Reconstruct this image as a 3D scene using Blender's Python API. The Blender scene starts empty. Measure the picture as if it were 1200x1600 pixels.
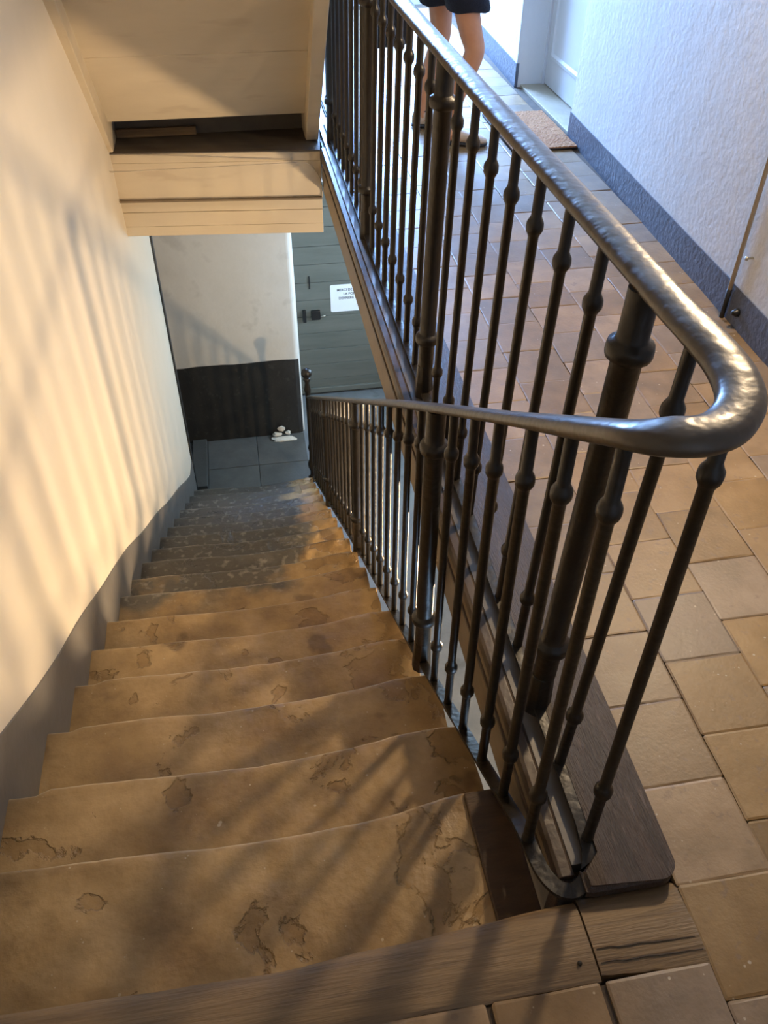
import bpy, bmesh, math, random
from mathutils import Vector, Matrix, noise
random.seed(7)
C = bpy.context.scene.collection
PI = math.pi

# ------------------------------------------------------------------ camera
YAW, PITCH, ROLL, FPX, CAMZ = .174, .731, .009, 1310., 1.55
cam_d = bpy.data.cameras.new('camera'); cam = bpy.data.objects.new('camera', cam_d); C.objects.link(cam)
fw = Vector((math.sin(YAW)*math.cos(PITCH), math.cos(YAW)*math.cos(PITCH), -math.sin(PITCH)))
rt = Vector((math.cos(YAW), -math.sin(YAW), 0)); up = rt.cross(fw)
rt2 = rt*math.cos(ROLL) + up*math.sin(ROLL); up2 = up*math.cos(ROLL) - rt*math.sin(ROLL)
M = Matrix((rt2, up2, -fw)).transposed().to_4x4(); M.translation = (0, 0, CAMZ)
cam.matrix_world = M
cam_d.sensor_fit = 'VERTICAL'; cam_d.sensor_height = 24; cam_d.lens = 24*FPX/1600
cam_d.clip_start = .02
bpy.context.scene.camera = cam

# ------------------------------------------------------------------ world, lights, exposure
w = bpy.data.worlds.new('world'); bpy.context.scene.world = w; w.use_nodes = True
w.node_tree.nodes['Background'].inputs[0].default_value = (.5, .6, .8, 1)
w.node_tree.nodes['Background'].inputs[1].default_value = .03
vs = bpy.context.scene.view_settings
vs.view_transform = 'Standard'; vs.look = 'None'; vs.gamma = 1; vs.use_curve_mapping = False
vs.exposure = 0.5

def area(name, loc, target, sx, sy, energy, col):
    d = bpy.data.lights.new(name, 'AREA'); d.shape = 'RECTANGLE'; d.size = sx; d.size_y = sy
    d.energy = energy; d.color = col
    o = bpy.data.objects.new(name, d); C.objects.link(o); o.location = loc
    o.rotation_euler = (Vector(target)-Vector(loc)).to_track_quat('-Z', 'Y').to_euler()
    return o
def sconce(name, loc, target, size, energy, col):
    d = bpy.data.lights.new(name, 'AREA'); d.shape = 'DISK'; d.size = size; d.energy = energy; d.color = col
    o = bpy.data.objects.new(name, d); C.objects.link(o); o.location = loc
    o.rotation_euler = (Vector(target)-Vector(loc)).to_track_quat('-Z', 'Y').to_euler()
    return o
# two wall lights one above the other on the right-hand wall, on the gallery and on the ground floor
sconce('gallery_wall_light', (1.66, 2.35, 1.80), (.6, 1.8, 0), .11, 26, (1, .74, .45))
sconce('ground_wall_light', (1.62, 2.33, -1.25), (0, 2.7, -1.2), .22, 60, (1, .71, .41))
area('gallery_window_daylight', (1.0, 7.9, 1.5), (1.0, 4.4, .2), 1.5, 1.6, 620, (.27, .50, 1))
area('ground_floor_daylight', (1.66, 5.9, -1.5), (.3, 5.6, -1.9), 1.0, 1.2, 42, (.50, .74, 1))
area('street_door_daylight', (1.2, -.1, -1.7), (1.1, 4.0, -2.8), 1.0, 1.9, 36, (.42, .66, 1))

# ------------------------------------------------------------------ materials
def mat(name, c1, c2=None, c3=None, scale=6, rough=.6, bump=.2, bscale=60, spots=0, spotcol=(.02, .02, .02), bump2=0, b2scale=12,
        rand=0, spec=.5, metal=0, stretch=(1, 1, 1), spotscale=30, rvar=.1, specks=0, chips=0, chipscale=5):
    m = bpy.data.materials.new(name); m.use_nodes = True
    nt = m.node_tree; N = nt.nodes; L = nt.links
    b = N['Principled BSDF']; b.inputs['Roughness'].default_value = rough
    b.inputs['Specular IOR Level'].default_value = spec; b.inputs['Metallic'].default_value = metal
    tc = N.new('ShaderNodeTexCoord'); vec = tc.outputs['Object']
    mp = N.new('ShaderNodeMapping'); mp.inputs['Scale'].default_value = stretch
    L.new(vec, mp.inputs['Vector']); vec = mp.outputs['Vector']
    if rand:
        oi = N.new('ShaderNodeObjectInfo')
        mul = N.new('ShaderNodeMath'); mul.operation = 'MULTIPLY'; mul.inputs[1].default_value = 37
        L.new(oi.outputs['Random'], mul.inputs[0])
        va = N.new('ShaderNodeVectorMath'); va.operation = 'ADD'
        L.new(vec, va.inputs[0]); L.new(mul.outputs[0], va.inputs[1]); vec = va.outputs[0]
    c2 = c2 or c1
    n1 = N.new('ShaderNodeTexNoise'); n1.inputs['Scale'].default_value = scale; n1.inputs['Detail'].default_value = 6
    n1.inputs['Roughness'].default_value = .62
    L.new(vec, n1.inputs['Vector'])
    cr = N.new('ShaderNodeValToRGB'); e = cr.color_ramp
    e.elements[0].position = .32; e.elements[0].color = (*c1, 1)
    e.elements[1].position = .68; e.elements[1].color = (*c2, 1)
    if c3:
        k = e.elements.new(.5); k.color = (*c3, 1)
    L.new(n1.outputs['Fac'], cr.inputs['Fac']); col = cr.outputs['Color']
    if rand:
        hs = N.new('ShaderNodeHueSaturation')
        mr = N.new('ShaderNodeMapRange'); mr.inputs['To Min'].default_value = 1-rand; mr.inputs['To Max'].default_value = 1+rand
        L.new(oi.outputs['Random'], mr.inputs['Value']); L.new(mr.outputs[0], hs.inputs['Value'])
        m2 = N.new('ShaderNodeMath'); m2.operation = 'FRACT'; m3 = N.new('ShaderNodeMath'); m3.operation = 'MULTIPLY'; m3.inputs[1].default_value = 13.7
        L.new(oi.outputs['Random'], m3.inputs[0]); L.new(m3.outputs[0], m2.inputs[0])
        mr2 = N.new('ShaderNodeMapRange'); mr2.inputs['To Min'].default_value = .92; mr2.inputs['To Max'].default_value = 1.35
        L.new(m2.outputs[0], mr2.inputs['Value']); L.new(mr2.outputs[0], hs.inputs['Saturation'])
        L.new(col, hs.inputs['Color']); col = hs.outputs['Color']
    if spots:
        n2 = N.new('ShaderNodeTexNoise'); n2.inputs['Scale'].default_value = spotscale; n2.inputs['Detail'].default_value = 3
        L.new(vec, n2.inputs['Vector'])
        r2 = N.new('ShaderNodeValToRGB'); r2.color_ramp.elements[0].position = .62; r2.color_ramp.elements[0].color = (0, 0, 0, 1)
        r2.color_ramp.elements[1].position = .70; r2.color_ramp.elements[1].color = (spots, spots, spots, 1)
        L.new(n2.outputs['Fac'], r2.inputs['Fac'])
        mx = N.new('ShaderNodeMixRGB'); mx.inputs['Color2'].default_value = (*spotcol, 1)
        L.new(r2.outputs['Color'], mx.inputs['Fac']); L.new(col, mx.inputs['Color1']); col = mx.outputs['Color']
    if specks:
        n5 = N.new('ShaderNodeTexVoronoi'); n5.inputs['Scale'].default_value = 55; n5.inputs['Randomness'].default_value = 1
        L.new(vec, n5.inputs['Vector'])
        n6 = N.new('ShaderNodeTexNoise'); n6.inputs['Scale'].default_value = 31; L.new(vec, n6.inputs['Vector'])
        ad = N.new('ShaderNodeMath'); ad.operation = 'ADD'; L.new(n5.outputs['Distance'], ad.inputs[0]); L.new(n6.outputs['Fac'], ad.inputs[1])
        r5 = N.new('ShaderNodeMapRange'); r5.inputs['From Min'].default_value = .50; r5.inputs['From Max'].default_value = .45
        r5.inputs['To Max'].default_value = specks; L.new(ad.outputs[0], r5.inputs['Value'])
        m5 = N.new('ShaderNodeMixRGB'); m5.inputs['Color2'].default_value = (.55, .47, .34, 1)
        L.new(r5.outputs[0], m5.inputs['Fac']); L.new(col, m5.inputs['Color1']); col = m5.outputs['Color']
    chipf = None
    if chips:
        n7 = N.new('ShaderNodeTexNoise'); n7.inputs['Scale'].default_value = chipscale; n7.inputs['Detail'].default_value = 9; n7.inputs['Roughness'].default_value = .55
        n7.inputs['Distortion'].default_value = .4
        L.new(vec, n7.inputs['Vector'])
        sx = N.new('ShaderNodeSeparateXYZ'); L.new(tc.outputs['Object'], sx.inputs[0])
        rx = N.new('ShaderNodeMapRange'); rx.inputs['From Min'].default_value = .10; rx.inputs['From Max'].default_value = .36; rx.inputs['To Max'].default_value = chips*.13
        L.new(sx.outputs['X'], rx.inputs['Value'])
        a7 = N.new('ShaderNodeMath'); a7.operation = 'ADD'; L.new(n7.outputs['Fac'], a7.inputs[0]); L.new(rx.outputs[0], a7.inputs[1])
        c7 = N.new('ShaderNodeMapRange'); c7.inputs['From Min'].default_value = .595; c7.inputs['From Max'].default_value = .615; L.new(a7.outputs[0], c7.inputs['Value'])
        chipf = c7.outputs[0]
        m7 = N.new('ShaderNodeMixRGB'); m7.blend_type = 'MULTIPLY'; m7.inputs['Color2'].default_value = (.80, .76, .70, 1)
        L.new(chipf, m7.inputs['Fac']); L.new(col, m7.inputs['Color1']); col = m7.outputs['Color']
    L.new(col, b.inputs['Base Color'])
    if rvar:
        mrr = N.new('ShaderNodeMapRange'); mrr.inputs['To Min'].default_value = max(0, rough-rvar); mrr.inputs['To Max'].default_value = min(1, rough+rvar)
        L.new(n1.outputs['Fac'], mrr.inputs['Value']); L.new(mrr.outputs[0], b.inputs['Roughness'])
    nb = N.new('ShaderNodeTexNoise'); nb.inputs['Scale'].default_value = bscale; nb.inputs['Detail'].default_value = 5
    L.new(vec, nb.inputs['Vector'])
    bp = N.new('ShaderNodeBump'); bp.inputs['Strength'].default_value = bump; bp.inputs['Distance'].default_value = .01
    L.new(nb.outputs['Fac'], bp.inputs['Height']); last = bp
    if bump2:
        nb2 = N.new('ShaderNodeTexNoise'); nb2.inputs['Scale'].default_value = b2scale; nb2.inputs['Detail'].default_value = 2
        L.new(vec, nb2.inputs['Vector'])
        bp2 = N.new('ShaderNodeBump'); bp2.inputs['Strength'].default_value = bump2; bp2.inputs['Distance'].default_value = .03
        L.new(nb2.outputs['Fac'], bp2.inputs['Height']); L.new(bp.outputs[0], bp2.inputs['Normal']); last = bp2
    if chips:
        b7 = N.new('ShaderNodeBump'); b7.inputs['Strength'].default_value = .9; b7.inputs['Distance'].default_value = .005; b7.invert = True
        L.new(chipf, b7.inputs['Height']); L.new(last.outputs[0], b7.inputs['Normal']); last = b7
    L.new(last.outputs[0], b.inputs['Normal'])
    return m

def stone_mat():
    # worn ochre stone: mottled colour, chipped relief at the balustrade end, dark tarry patches on the lower steps
    m = mat('worn_step_stone', (.21, .130, .058), (.47, .325, .155), (.34, .225, .10), scale=4.2, rough=.44, bump=.22, bscale=70,
            spots=.6, spotcol=(.10, .058, .028), spotscale=6, bump2=.42, b2scale=9, spec=.5, specks=.7, chips=1, chipscale=5.5)
    nt = m.node_tree; N = nt.nodes; L = nt.links; b = N['Principled BSDF']
    tc = N.new('ShaderNodeTexCoord'); sp = N.new('ShaderNodeSeparateXYZ'); L.new(tc.outputs['Object'], sp.inputs[0])
    # tarry flecked coating beyond y ~ 2.7 (a stain with its own ragged edge)
    nz = N.new('ShaderNodeTexNoise'); nz.inputs['Scale'].default_value = 3.2; nz.inputs['Detail'].default_value = 5; L.new(tc.outputs['Object'], nz.inputs['Vector'])
    def mth(op, a, bb):
        q = N.new('ShaderNodeMath'); q.operation = op
        for i, v in enumerate((a, bb)):
            if isinstance(v, (int, float)): q.inputs[i].default_value = v
            else: L.new(v, q.inputs[i])
        return q.outputs[0]
    def ramp(v, a, bb, lo=0, hi=1):
        q = N.new('ShaderNodeMapRange'); q.inputs['From Min'].default_value = a; q.inputs['From Max'].default_value = bb
        q.inputs['To Min'].default_value = lo; q.inputs['To Max'].default_value = hi; L.new(v, q.inputs['Value']); return q.outputs[0]
    fy = ramp(sp.outputs['Y'], 2.0, 3.3); fx = ramp(sp.outputs['X'], .32, .0)
    f = mth('MULTIPLY', fy, fx); f = mth('ADD', f, mth('MULTIPLY', mth('SUBTRACT', nz.outputs['Fac'], .5), 1.5))
    f = ramp(f, .40, .62)
    f = mth('MULTIPLY', f, ramp(sp.outputs['Y'], 2.35, 2.55))
    f = mth('MULTIPLY', f, .92)
    fl = N.new('ShaderNodeTexNoise'); fl.inputs['Scale'].default_value = 28; fl.inputs['Detail'].default_value = 2; L.new(tc.outputs['Object'], fl.inputs['Vector'])
    fleck = ramp(fl.outputs['Fac'], .56, .72)
    dk = N.new('ShaderNodeMixRGB'); dk.inputs['Color1'].default_value = (.075, .074, .068, 1); dk.inputs['Color2'].default_value = (.22, .21, .185, 1); L.new(fleck, dk.inputs['Fac'])
    mx = N.new('ShaderNodeMixRGB'); L.new(f, mx.inputs['Fac'])
    old = b.inputs['Base Color'].links[0].from_socket
    L.new(old, mx.inputs['Color1']); L.new(dk.outputs[0], mx.inputs['Color2'])
    at = N.new('ShaderNodeAttribute'); at.attribute_name = 'nosing_wear'
    nw = N.new('ShaderNodeTexNoise'); nw.inputs['Scale'].default_value = 14; L.new(tc.outputs['Object'], nw.inputs['Vector'])
    m4 = N.new('ShaderNodeMixRGB'); m4.inputs['Color2'].default_value = (.50, .40, .25, 1)
    L.new(mth('MULTIPLY', at.outputs['Fac'], ramp(nw.outputs['Fac'], .3, .6, .25, .8)), m4.inputs['Fac'])
    L.new(mx.outputs[0], m4.inputs['Color1']); L.new(m4.outputs[0], b.inputs['Base Color'])
    return m

MT = {}
MT['plaster'] = mat('cream_plaster', (.70, .63, .50), (.76, .68, .55), scale=1.6, rough=.75, bump=.05, bscale=25, bump2=.25, b2scale=3, spec=.25)
MT['far_plaster'] = mat('lower_plaster', (.64, .62, .56), (.72, .70, .64), scale=2.5, rough=.7, bump=.08, bscale=40, bump2=.12, b2scale=5, spec=.3, spots=.35, spotcol=(.4, .38, .33), spotscale=5)
MT['rough_plaster'] = mat('white_rough_plaster', (.70, .69, .67), (.76, .75, .73), scale=2, rough=.7, bump=.26, bscale=42, bump2=.10, b2scale=9, spec=.3)
MT['plinth_left'] = mat('grey_brown_plinth_paint', (.135, .125, .115), (.185, .17, .15), scale=6, rough=.45, bump=.1, bscale=40, bump2=.15, b2scale=6)
MT['plinth_right'] = mat('slate_plinth_paint', (.10, .115, .15), (.125, .14, .18), scale=6, rough=.55, bump=.5, bscale=45)
MT['plinth_dark'] = mat('dark_plinth_paint', (.02, .02, .019), (.032, .031, .028), scale=6, rough=.5, bump=.15, bscale=40, spots=.5, spotcol=(.06, .06, .05), spotscale=22)
MT['white_wood'] = mat('white_painted_wood', (.66, .66, .68), (.70, .70, .72), scale=3, rough=.45, bump=.05, bscale=30)
MT['cream_wood'] = mat('cream_painted_wood', (.56, .475, .34), (.63, .54, .395), scale=4, rough=.6, bump=.08, bscale=30, stretch=(.3, 1, 1), spots=.35, spotcol=(.45, .35, .24), spotscale=11)
MT['tan_paint'] = mat('tan_painted_fascia', (.17, .125, .075), (.25, .19, .12), scale=7, rough=.45, bump=.12, bscale=30, spots=.3, spotcol=(.1, .08, .05), spotscale=14)
MT['brown_edge'] = mat('brown_painted_edge', (.05, .033, .022), (.085, .055, .035), scale=9, rough=.4, bump=.15, bscale=50)
MT['ledge'] = mat('glossy_ledge_paint', (.11, .098, .085), (.16, .145, .13), scale=8, rough=.32, bump=.06, bscale=40, spec=.7)
MT['iron'] = mat('dark_painted_iron', (.012, .009, .006), (.022, .017, .011), scale=12, rough=.36, bump=.12, bscale=60, spec=.5, bump2=.1, b2scale=25)
MT['rail'] = mat('worn_glossy_handrail', (.055, .042, .028), (.085, .066, .045), scale=14, rough=.33, bump=.05, bscale=70, spec=.7, bump2=.085, b2scale=30, rvar=.06)
MT['kerb'] = mat('dark_brown_wood', (.026, .015, .009), (.056, .032, .019), scale=9, rough=.5, bump=.35, bscale=60, stretch=(5, .55, 5), spots=.4, spotcol=(.16, .11, .08), spotscale=20)
MT['oak'] = mat('worn_oak', (.15, .098, .05), (.25, .17, .088), (.20, .132, .068), scale=7, rough=.55, bump=.28, bscale=36, stretch=(.45, 6, 6), spots=.5, spotcol=(.07, .045, .03), spotscale=8)
MT['tile'] = mat('worn_terracotta', (.18, .122, .066), (.28, .195, .112), (.23, .155, .086), scale=9, rough=.46, bump=.07, bscale=110, bump2=.10, b2scale=5, spots=.5, spotcol=(.17, .11, .07),
                 spotscale=38, specks=.6, rand=.24, spec=.5)
MT['mortar'] = mat('dirty_mortar', (.065, .048, .032), (.11, .08, .055), scale=20, rough=.9)
MT['dust'] = mat('pale_dust', (.62, .56, .46), (.75, .7, .6), scale=20, rough=.9)
MT['stone'] = stone_mat()
MT['dark_wood_step'] = mat('dark_step_end', (.045, .025, .013), (.08, .045, .022), scale=8, rough=.6, bump=.25, bscale=50, stretch=(1, 4, 1))
MT['cement'] = mat('grey_cement_floor', (.15, .165, .175), (.23, .25, .26), (.19, .205, .215), scale=4, rough=.55, bump=.15, bscale=40, spots=.4, spotcol=(.07, .07, .065), spotscale=6)
MT['slab'] = mat('dark_landing_slab', (.075, .075, .07), (.115, .115, .105), scale=5, rough=.6, bump=.2, bscale=35, rand=.12)
MT['door_green'] = mat('grey_green_door_paint', (.115, .125, .105), (.15, .158, .135), scale=5, rough=.5, bump=.06, bscale=30, stretch=(.4, 1, 3))
MT['black'] = mat('black_metal', (.008, .008, .008), (.014, .014, .014), rough=.4)
MT['steel'] = mat('bright_metal', (.45, .43, .38), (.6, .58, .5), rough=.3, metal=.9)
MT['paper'] = mat('white_paper', (.80, .83, .86), (.84, .87, .90), rough=.6, bump=.02)
MT['ink'] = mat('grey_ink', (.10, .11, .13), rough=.7, bump=0)
MT['mat'] = mat('coir', (.36, .15, .055), (.48, .24, .10), scale=30, rough=.95, bump=1, bscale=140)
MT['sill'] = mat('pale_sill', (.36, .30, .22), (.44, .38, .29), scale=8, rough=.6)
MT['mat_edge'] = mat('coir_edge', (.02, .015, .012), rough=.9)
MT['skin'] = mat('skin', (.58, .26, .13), (.66, .32, .17), scale=9, rough=.5, bump=.05, spec=.4)
MT['navy'] = mat('navy_cloth', (.008, .009, .016), (.015, .016, .028), rough=.9, bump=.4, bscale=90)
MT['shirt'] = mat('dark_cloth', (.02, .02, .025), (.03, .03, .035), rough=.9, bump=.4, bscale=90)
MT['bag'] = mat('black_bag_fabric', (.006, .006, .007), (.012, .012, .014), rough=.75, bump=.4, bscale=120)
MT['shoe'] = mat('beige_shoe_leather', (.55, .42, .32), (.66, .52, .40), scale=10, rough=.6)
MT['sole'] = mat('white_rubber_sole', (.6, .57, .52), rough=.6)
MT['dark_sole'] = mat('dark_rubber_sole', (.03, .03, .035), rough=.7)
MT['hair'] = mat('brown_hair', (.04, .025, .015), (.07, .045, .03), rough=.6, stretch=(1, 1, .2), bscale=100, bump=.5)
MT['cable'] = mat('cream_cable', (.5, .43, .32), (.6, .52, .4), rough=.5, bump=.02)
MT['pipe'] = mat('cream_conduit', (.48, .40, .27), (.55, .46, .32), scale=9, rough=.45)
MT['dark_board'] = mat('grey_brown_board', (.075, .06, .045), (.12, .10, .078), scale=8, rough=.7, bump=.3, bscale=40, stretch=(.3, 2, 1))
MT['dark_gap'] = mat('dark_recess_plaster', (.11, .10, .085), (.15, .135, .115), rough=.9)

# ------------------------------------------------------------------ helpers
def link(name, me, m, parent=None, smooth=False):
    o = bpy.data.objects.new(name, me); C.objects.link(o)
    if m and not me.materials: me.materials.append(m)
    if parent: o.parent = parent
    if smooth:
        for p in me.polygons: p.use_smooth = True
    return o
def fin(name, bm, m, parent=None, smooth=False, bevel=0, seg=2):
    if bevel:
        bmesh.ops.bevel(bm, geom=list(bm.edges), offset=bevel, segments=seg, affect='EDGES', profile=.5)
    bmesh.ops.recalc_face_normals(bm, faces=bm.faces)
    me = bpy.data.meshes.new(name); bm.to_mesh(me); bm.free()
    o = link(name, me, m, parent, smooth)
    return o
def smooth_angle(o, a=.6):
    for p in o.data.polygons: p.use_smooth = True
    try: o.data.set_sharp_from_angle(angle=a)
    except Exception: pass
    return o
def add_box(bm, x0, x1, y0, y1, z0, z1):
    vs = [bm.verts.new((x, y, z)) for x in (x0, x1) for y in (y0, y1) for z in (z0, z1)]
    for f in ((0, 1, 3, 2), (4, 6, 7, 5), (0, 4, 5, 1), (2, 3, 7, 6), (0, 2, 6, 4), (1, 5, 7, 3)):
        bm.faces.new([vs[i] for i in f])
    return vs
def box(name, x0, x1, y0, y1, z0, z1, m, parent=None, bevel=0, seg=2):
    bm = bmesh.new(); add_box(bm, x0, x1, y0, y1, z0, z1)
    return fin(name, bm, m, parent, bevel=bevel, seg=seg)
def prism(name, pts, axis, a, b, m, parent=None, bevel=0):
    """pts: 2D polygon, extruded along axis 0/1/2 from a to b"""
    bm = bmesh.new()
    def P(p, t):
        if axis == 0: return (t, p[0], p[1])
        if axis == 1: return (p[0], t, p[1])
        return (p[0], p[1], t)
    A = [bm.verts.new(P(p, a)) for p in pts]; B = [bm.verts.new(P(p, b)) for p in pts]
    bm.faces.new(A); bm.faces.new(B[::-1])
    n = len(pts)
    for i in range(n): bm.faces.new((A[i], B[i], B[(i+1) % n], A[(i+1) % n]))
    return fin(name, bm, m, parent, bevel=bevel)
def sweep(bm, path, prof, ups=None, closed_ends=True, scales=None):
    """sweep a closed 2D profile (u = side, v = up) along a 3D path"""
    rings = []; n = len(path)
    for i, p in enumerate(path):
        p = Vector(p)
        t = (Vector(path[min(i+1, n-1)])-Vector(path[max(i-1, 0)])).normalized()
        u0 = Vector(ups[i]) if ups else Vector((0, 0, 1))
        s = t.cross(u0).normalized(); v = s.cross(t).normalized()
        k = scales[i] if scales else (1, 1)
        rings.append([bm.verts.new(p + s*a*k[0] + v*b*k[1]) for a, b in prof])
    m = len(prof)
    for i in range(n-1):
        for j in range(m):
            bm.faces.new((rings[i][j], rings[i][(j+1) % m], rings[i+1][(j+1) % m], rings[i+1][j]))
    if closed_ends:
        bm.faces.new(rings[0][::-1]); bm.faces.new(rings[-1])
def tube(name, path, r, m, parent=None, seg=8, ups=None):
    bm = bmesh.new(); prof = [(r*math.cos(2*PI*i/seg), r*math.sin(2*PI*i/seg)) for i in range(seg)]
    sweep(bm, path, prof, ups); return fin(name, bm, m, parent, smooth=True)
def lathe(bm, a, b, prof, seg=12, rot=0):
    """prof: (t along a->b in metres from a, radius)"""
    a = Vector(a); b = Vector(b); d = (b-a).normalized()
    s = d.cross(Vector((0, 1, 0))).normalized(); v = d.cross(s)
    rings = [[bm.verts.new(a+d*t + (s*math.cos(2*PI*i/seg+rot)+v*math.sin(2*PI*i/seg+rot))*r) for i in range(seg)] for t, r in prof]
    for i in range(len(rings)-1):
        for j in range(seg):
            bm.faces.new((rings[i][j], rings[i+1][j], rings[i+1][(j+1) % seg], rings[i][(j+1) % seg]))
    bm.faces.new(rings[0]); bm.faces.new(rings[-1][::-1])
def tag(o, label, cat, group=None):
    o['label'] = label; o['category'] = cat
    if group: o['group'] = group
    return o
def st(o): o['kind'] = 'structure'; return o
def empty(name, loc, label, cat, group=None):
    o = bpy.data.objects.new(name, None); C.objects.link(o); o.location = loc
    o.empty_display_size = .1
    return tag(o, label, cat, group)
def adopt(root, *parts):
    """parent parts that were modelled in world coordinates under root, keeping their place"""
    for p in parts:
        p.parent = root; p.matrix_parent_inverse = Matrix.Translation(-root.location)
def lerp(a, b, t): return a+(b-a)*t
def interp(x, xs, ys):
    if x <= xs[0]: return ys[0]
    for i in range(len(xs)-1):
        if x <= xs[i+1]: return lerp(ys[i], ys[i+1], (x-xs[i])/(xs[i+1]-xs[i]))
    return ys[-1]

# ------------------------------------------------------------------ layout numbers
LOW = -3.08                                     # ground-floor level
SY = [.585, .893, 1.175, 1.49, 1.795, 2.045, 2.32, 2.61, 2.88, 3.17] + [3.17+.28*k for k in range(1, 9)]
SZ = [0, -.125, -.29, -.49, -.68, -.82, -.98, -1.15, -1.32, -1.50] + [-1.50-.176*k for k in range(1, 9)]
def wall_x(y): return interp(y, [-2, 3.0, 5.6], [-.70, -.70, -.63])
def bar_x(y): return interp(y, [.73, 5.45], [.415, .36])
def bar_lift(y): return .05*min(1, max(0, (y-1.6)/1.2))
def bar_z(y): return -.63*(y-.73)+bar_lift(y)
def nose_z(y): return interp(y, SY, SZ)
def rwall_x(y): return 1.75+.04*(y-2.6)

# ------------------------------------------------------------------ setting: walls
def wall_strip(name, ys, xf, z0f, z1f, th, m, sgn=1, nz=1):
    """wall running along y; xf(y) gives its room face, th thickness away from the room"""
    bm = bmesh.new(); F = []; B = []
    for y in ys:
        x = xf(y); a, b = z0f(y), z1f(y)
        F.append([bm.verts.new((x, y, a)), bm.verts.new((x, y, b))])
        B.append([bm.verts.new((x+th, y, a)), bm.verts.new((x+th, y, b))])
    for i in range(len(ys)-1):
        for Q, (p, q) in ((F, (0, 1)), (B, (1, 0))):
            bm.faces.new((Q[i][p], Q[i+1][p], Q[i+1][q], Q[i][q]))
        bm.faces.new((F[i][1], F[i+1][1], B[i+1][1], B[i][1])); bm.faces.new((F[i][0], B[i][0], B[i+1][0], F[i+1][0]))
    for i in (0, -1): bm.faces.new((F[i][0], F[i][1], B[i][1], B[i][0]))
    return fin(name, bm, m)
st(wall_strip('wall_left', [-1.6, 0, 1.5, 3.0, 4.3, 5.6], wall_x, lambda y: LOW, lambda y: 3.0, -.16, MT['plaster']))
# grey painted plinth following the flight, and its level run on the ground floor
ys = [-1.6, .3, .585, .9, 1.27, 1.8, 2.4, 2.9, 3.3, 4.0, 4.7, 5.2, 5.5, 5.602]
hz = {0: .14}
def ptop(y):
    return nose_z(max(y, .585)) + (.165 if y > .9 else .15) + .006*math.sin(y*7)
bm = bmesh.new(); yy = [lerp(-1.6, .5, i/4) for i in range(5)] + [.585+i*(5.602-.585)/46 for i in range(47)]
prev = None
for y in yy:
    x = wall_x(y)+.006; zt = ptop(y); zb = nose_z(max(y, .585))-.45
    cur = [bm.verts.new((x, y, zb)), bm.verts.new((x, y, zt)), bm.verts.new((x-.02, y, zt)), bm.verts.new((x-.02, y, zb))]
    if prev:
        for k in range(4): bm.faces.new((prev[k], cur[k], cur[(k+1) % 4], prev[(k+1) % 4]))
    else: bm.faces.new(cur)
    prev = cur
bm.faces.new(prev[::-1])
st(fin('baseboard_left', bm, MT['plinth_left']))
# dark painted edge at the end of the left wall
st(box('trim_1', wall_x(5.6)-.16, wall_x(5.6)+.012, 5.603, 5.66, LOW, -.50, MT['plinth_dark'], bevel=.004))

FY = 6.3                                        # far wall of the lower landing
bm = bmesh.new()
pts = [(-2.2, FY), (.31, FY)] + [(.31+.05*math.sin(a), FY+.05-.05*math.cos(a)) for a in [PI/12*i for i in range(1, 7)]] + [(.36, 7.02), (-2.2, 7.02)]
bm.free()
st(prism('wall_far', pts, 2, LOW, -.30, MT['far_plaster']))
pts2 = [(-2.2, FY-.006), (.31, FY-.006)] + [(.31+.055*math.sin(a), FY+.05-.056*math.cos(a)) for a in [PI/12*i for i in range(1, 5)]] + [(.33, FY+.02), (-2.2, FY+.02)]
bm = bmesh.new()                                # dark plinth with a slightly uneven painted top
xs = [lerp(-2.2, .31, i/24) for i in range(25)]; prev = None
for x in xs + [.325, .345]:
    y = FY-.007 if x <= .31 else FY-.007+(x-.31)*.35
    zt = -2.30+.004*math.sin(x*11)+.003*math.sin(x*31)
    cur = [bm.verts.new((x, y, LOW)), bm.verts.new((x, y, zt)), bm.verts.new((x, y+.03, zt)), bm.verts.new((x, y+.03, LOW))]
    if prev:
        for k in range(4): bm.faces.new((prev[k], cur[k], cur[(k+1) % 4], prev[(k+1) % 4]))
    else: bm.faces.new(cur)
    prev = cur
bm.faces.new(prev[::-1]); st(fin('baseboard_far', bm, MT['plinth_dark']))
st(box('wall_ground_back', .36, 3.0, 7.02, 7.15, LOW, -.30, MT['far_plaster']))
st(box('wall_ground_right', 1.76, 1.9, -1.6, 7.15, LOW, -.30, MT['far_plaster']))
st(box('wall_ground_side', -2.35, -2.2, 5.0, 7.15, LOW, -.30, MT['far_plaster']))
st(box('wall_ground_near', -.7, 3.0, -.3, -.2, LOW, -.30, MT['far_plaster']))
# gallery walls (right wall with the door recess)
RY0, RY1 = 4.62, 5.60
st(wall_strip('wall_right', [-1.6, 0, 1.5, 3.0, RY0], rwall_x, lambda y: -.3, lambda y: 3.0, .25, MT['rough_plaster']))
st(wall_strip('wall_right_far', [RY1, 6.5, 8.3], lambda y: rwall_x(y)-.06, lambda y: -.3, lambda y: 3.0, .25, MT['rough_plaster']))
st(wall_strip('baseboard_right', [-1.6, 0, 1.5, 3.0, RY0+.004], lambda y: rwall_x(y)-.005, lambda y: -.01, lambda y: .132+.004*math.sin(5*y), .02, MT['plinth_right']))
st(wall_strip('baseboard_right_far', [RY1-.004, 6.5, 8.3], lambda y: rwall_x(y)-.065, lambda y: -.01, lambda y: .132, .02, MT['plinth_right']))
st(box('wall_recess_back', 2.06, 2.2, RY0-.1, RY1+.1, -.3, 3.0, MT['rough_plaster']))
st(box('wall_end', -2.2, 2.2, 8.1, 8.25, -.3, 3.0, MT['rough_plaster']))
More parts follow.
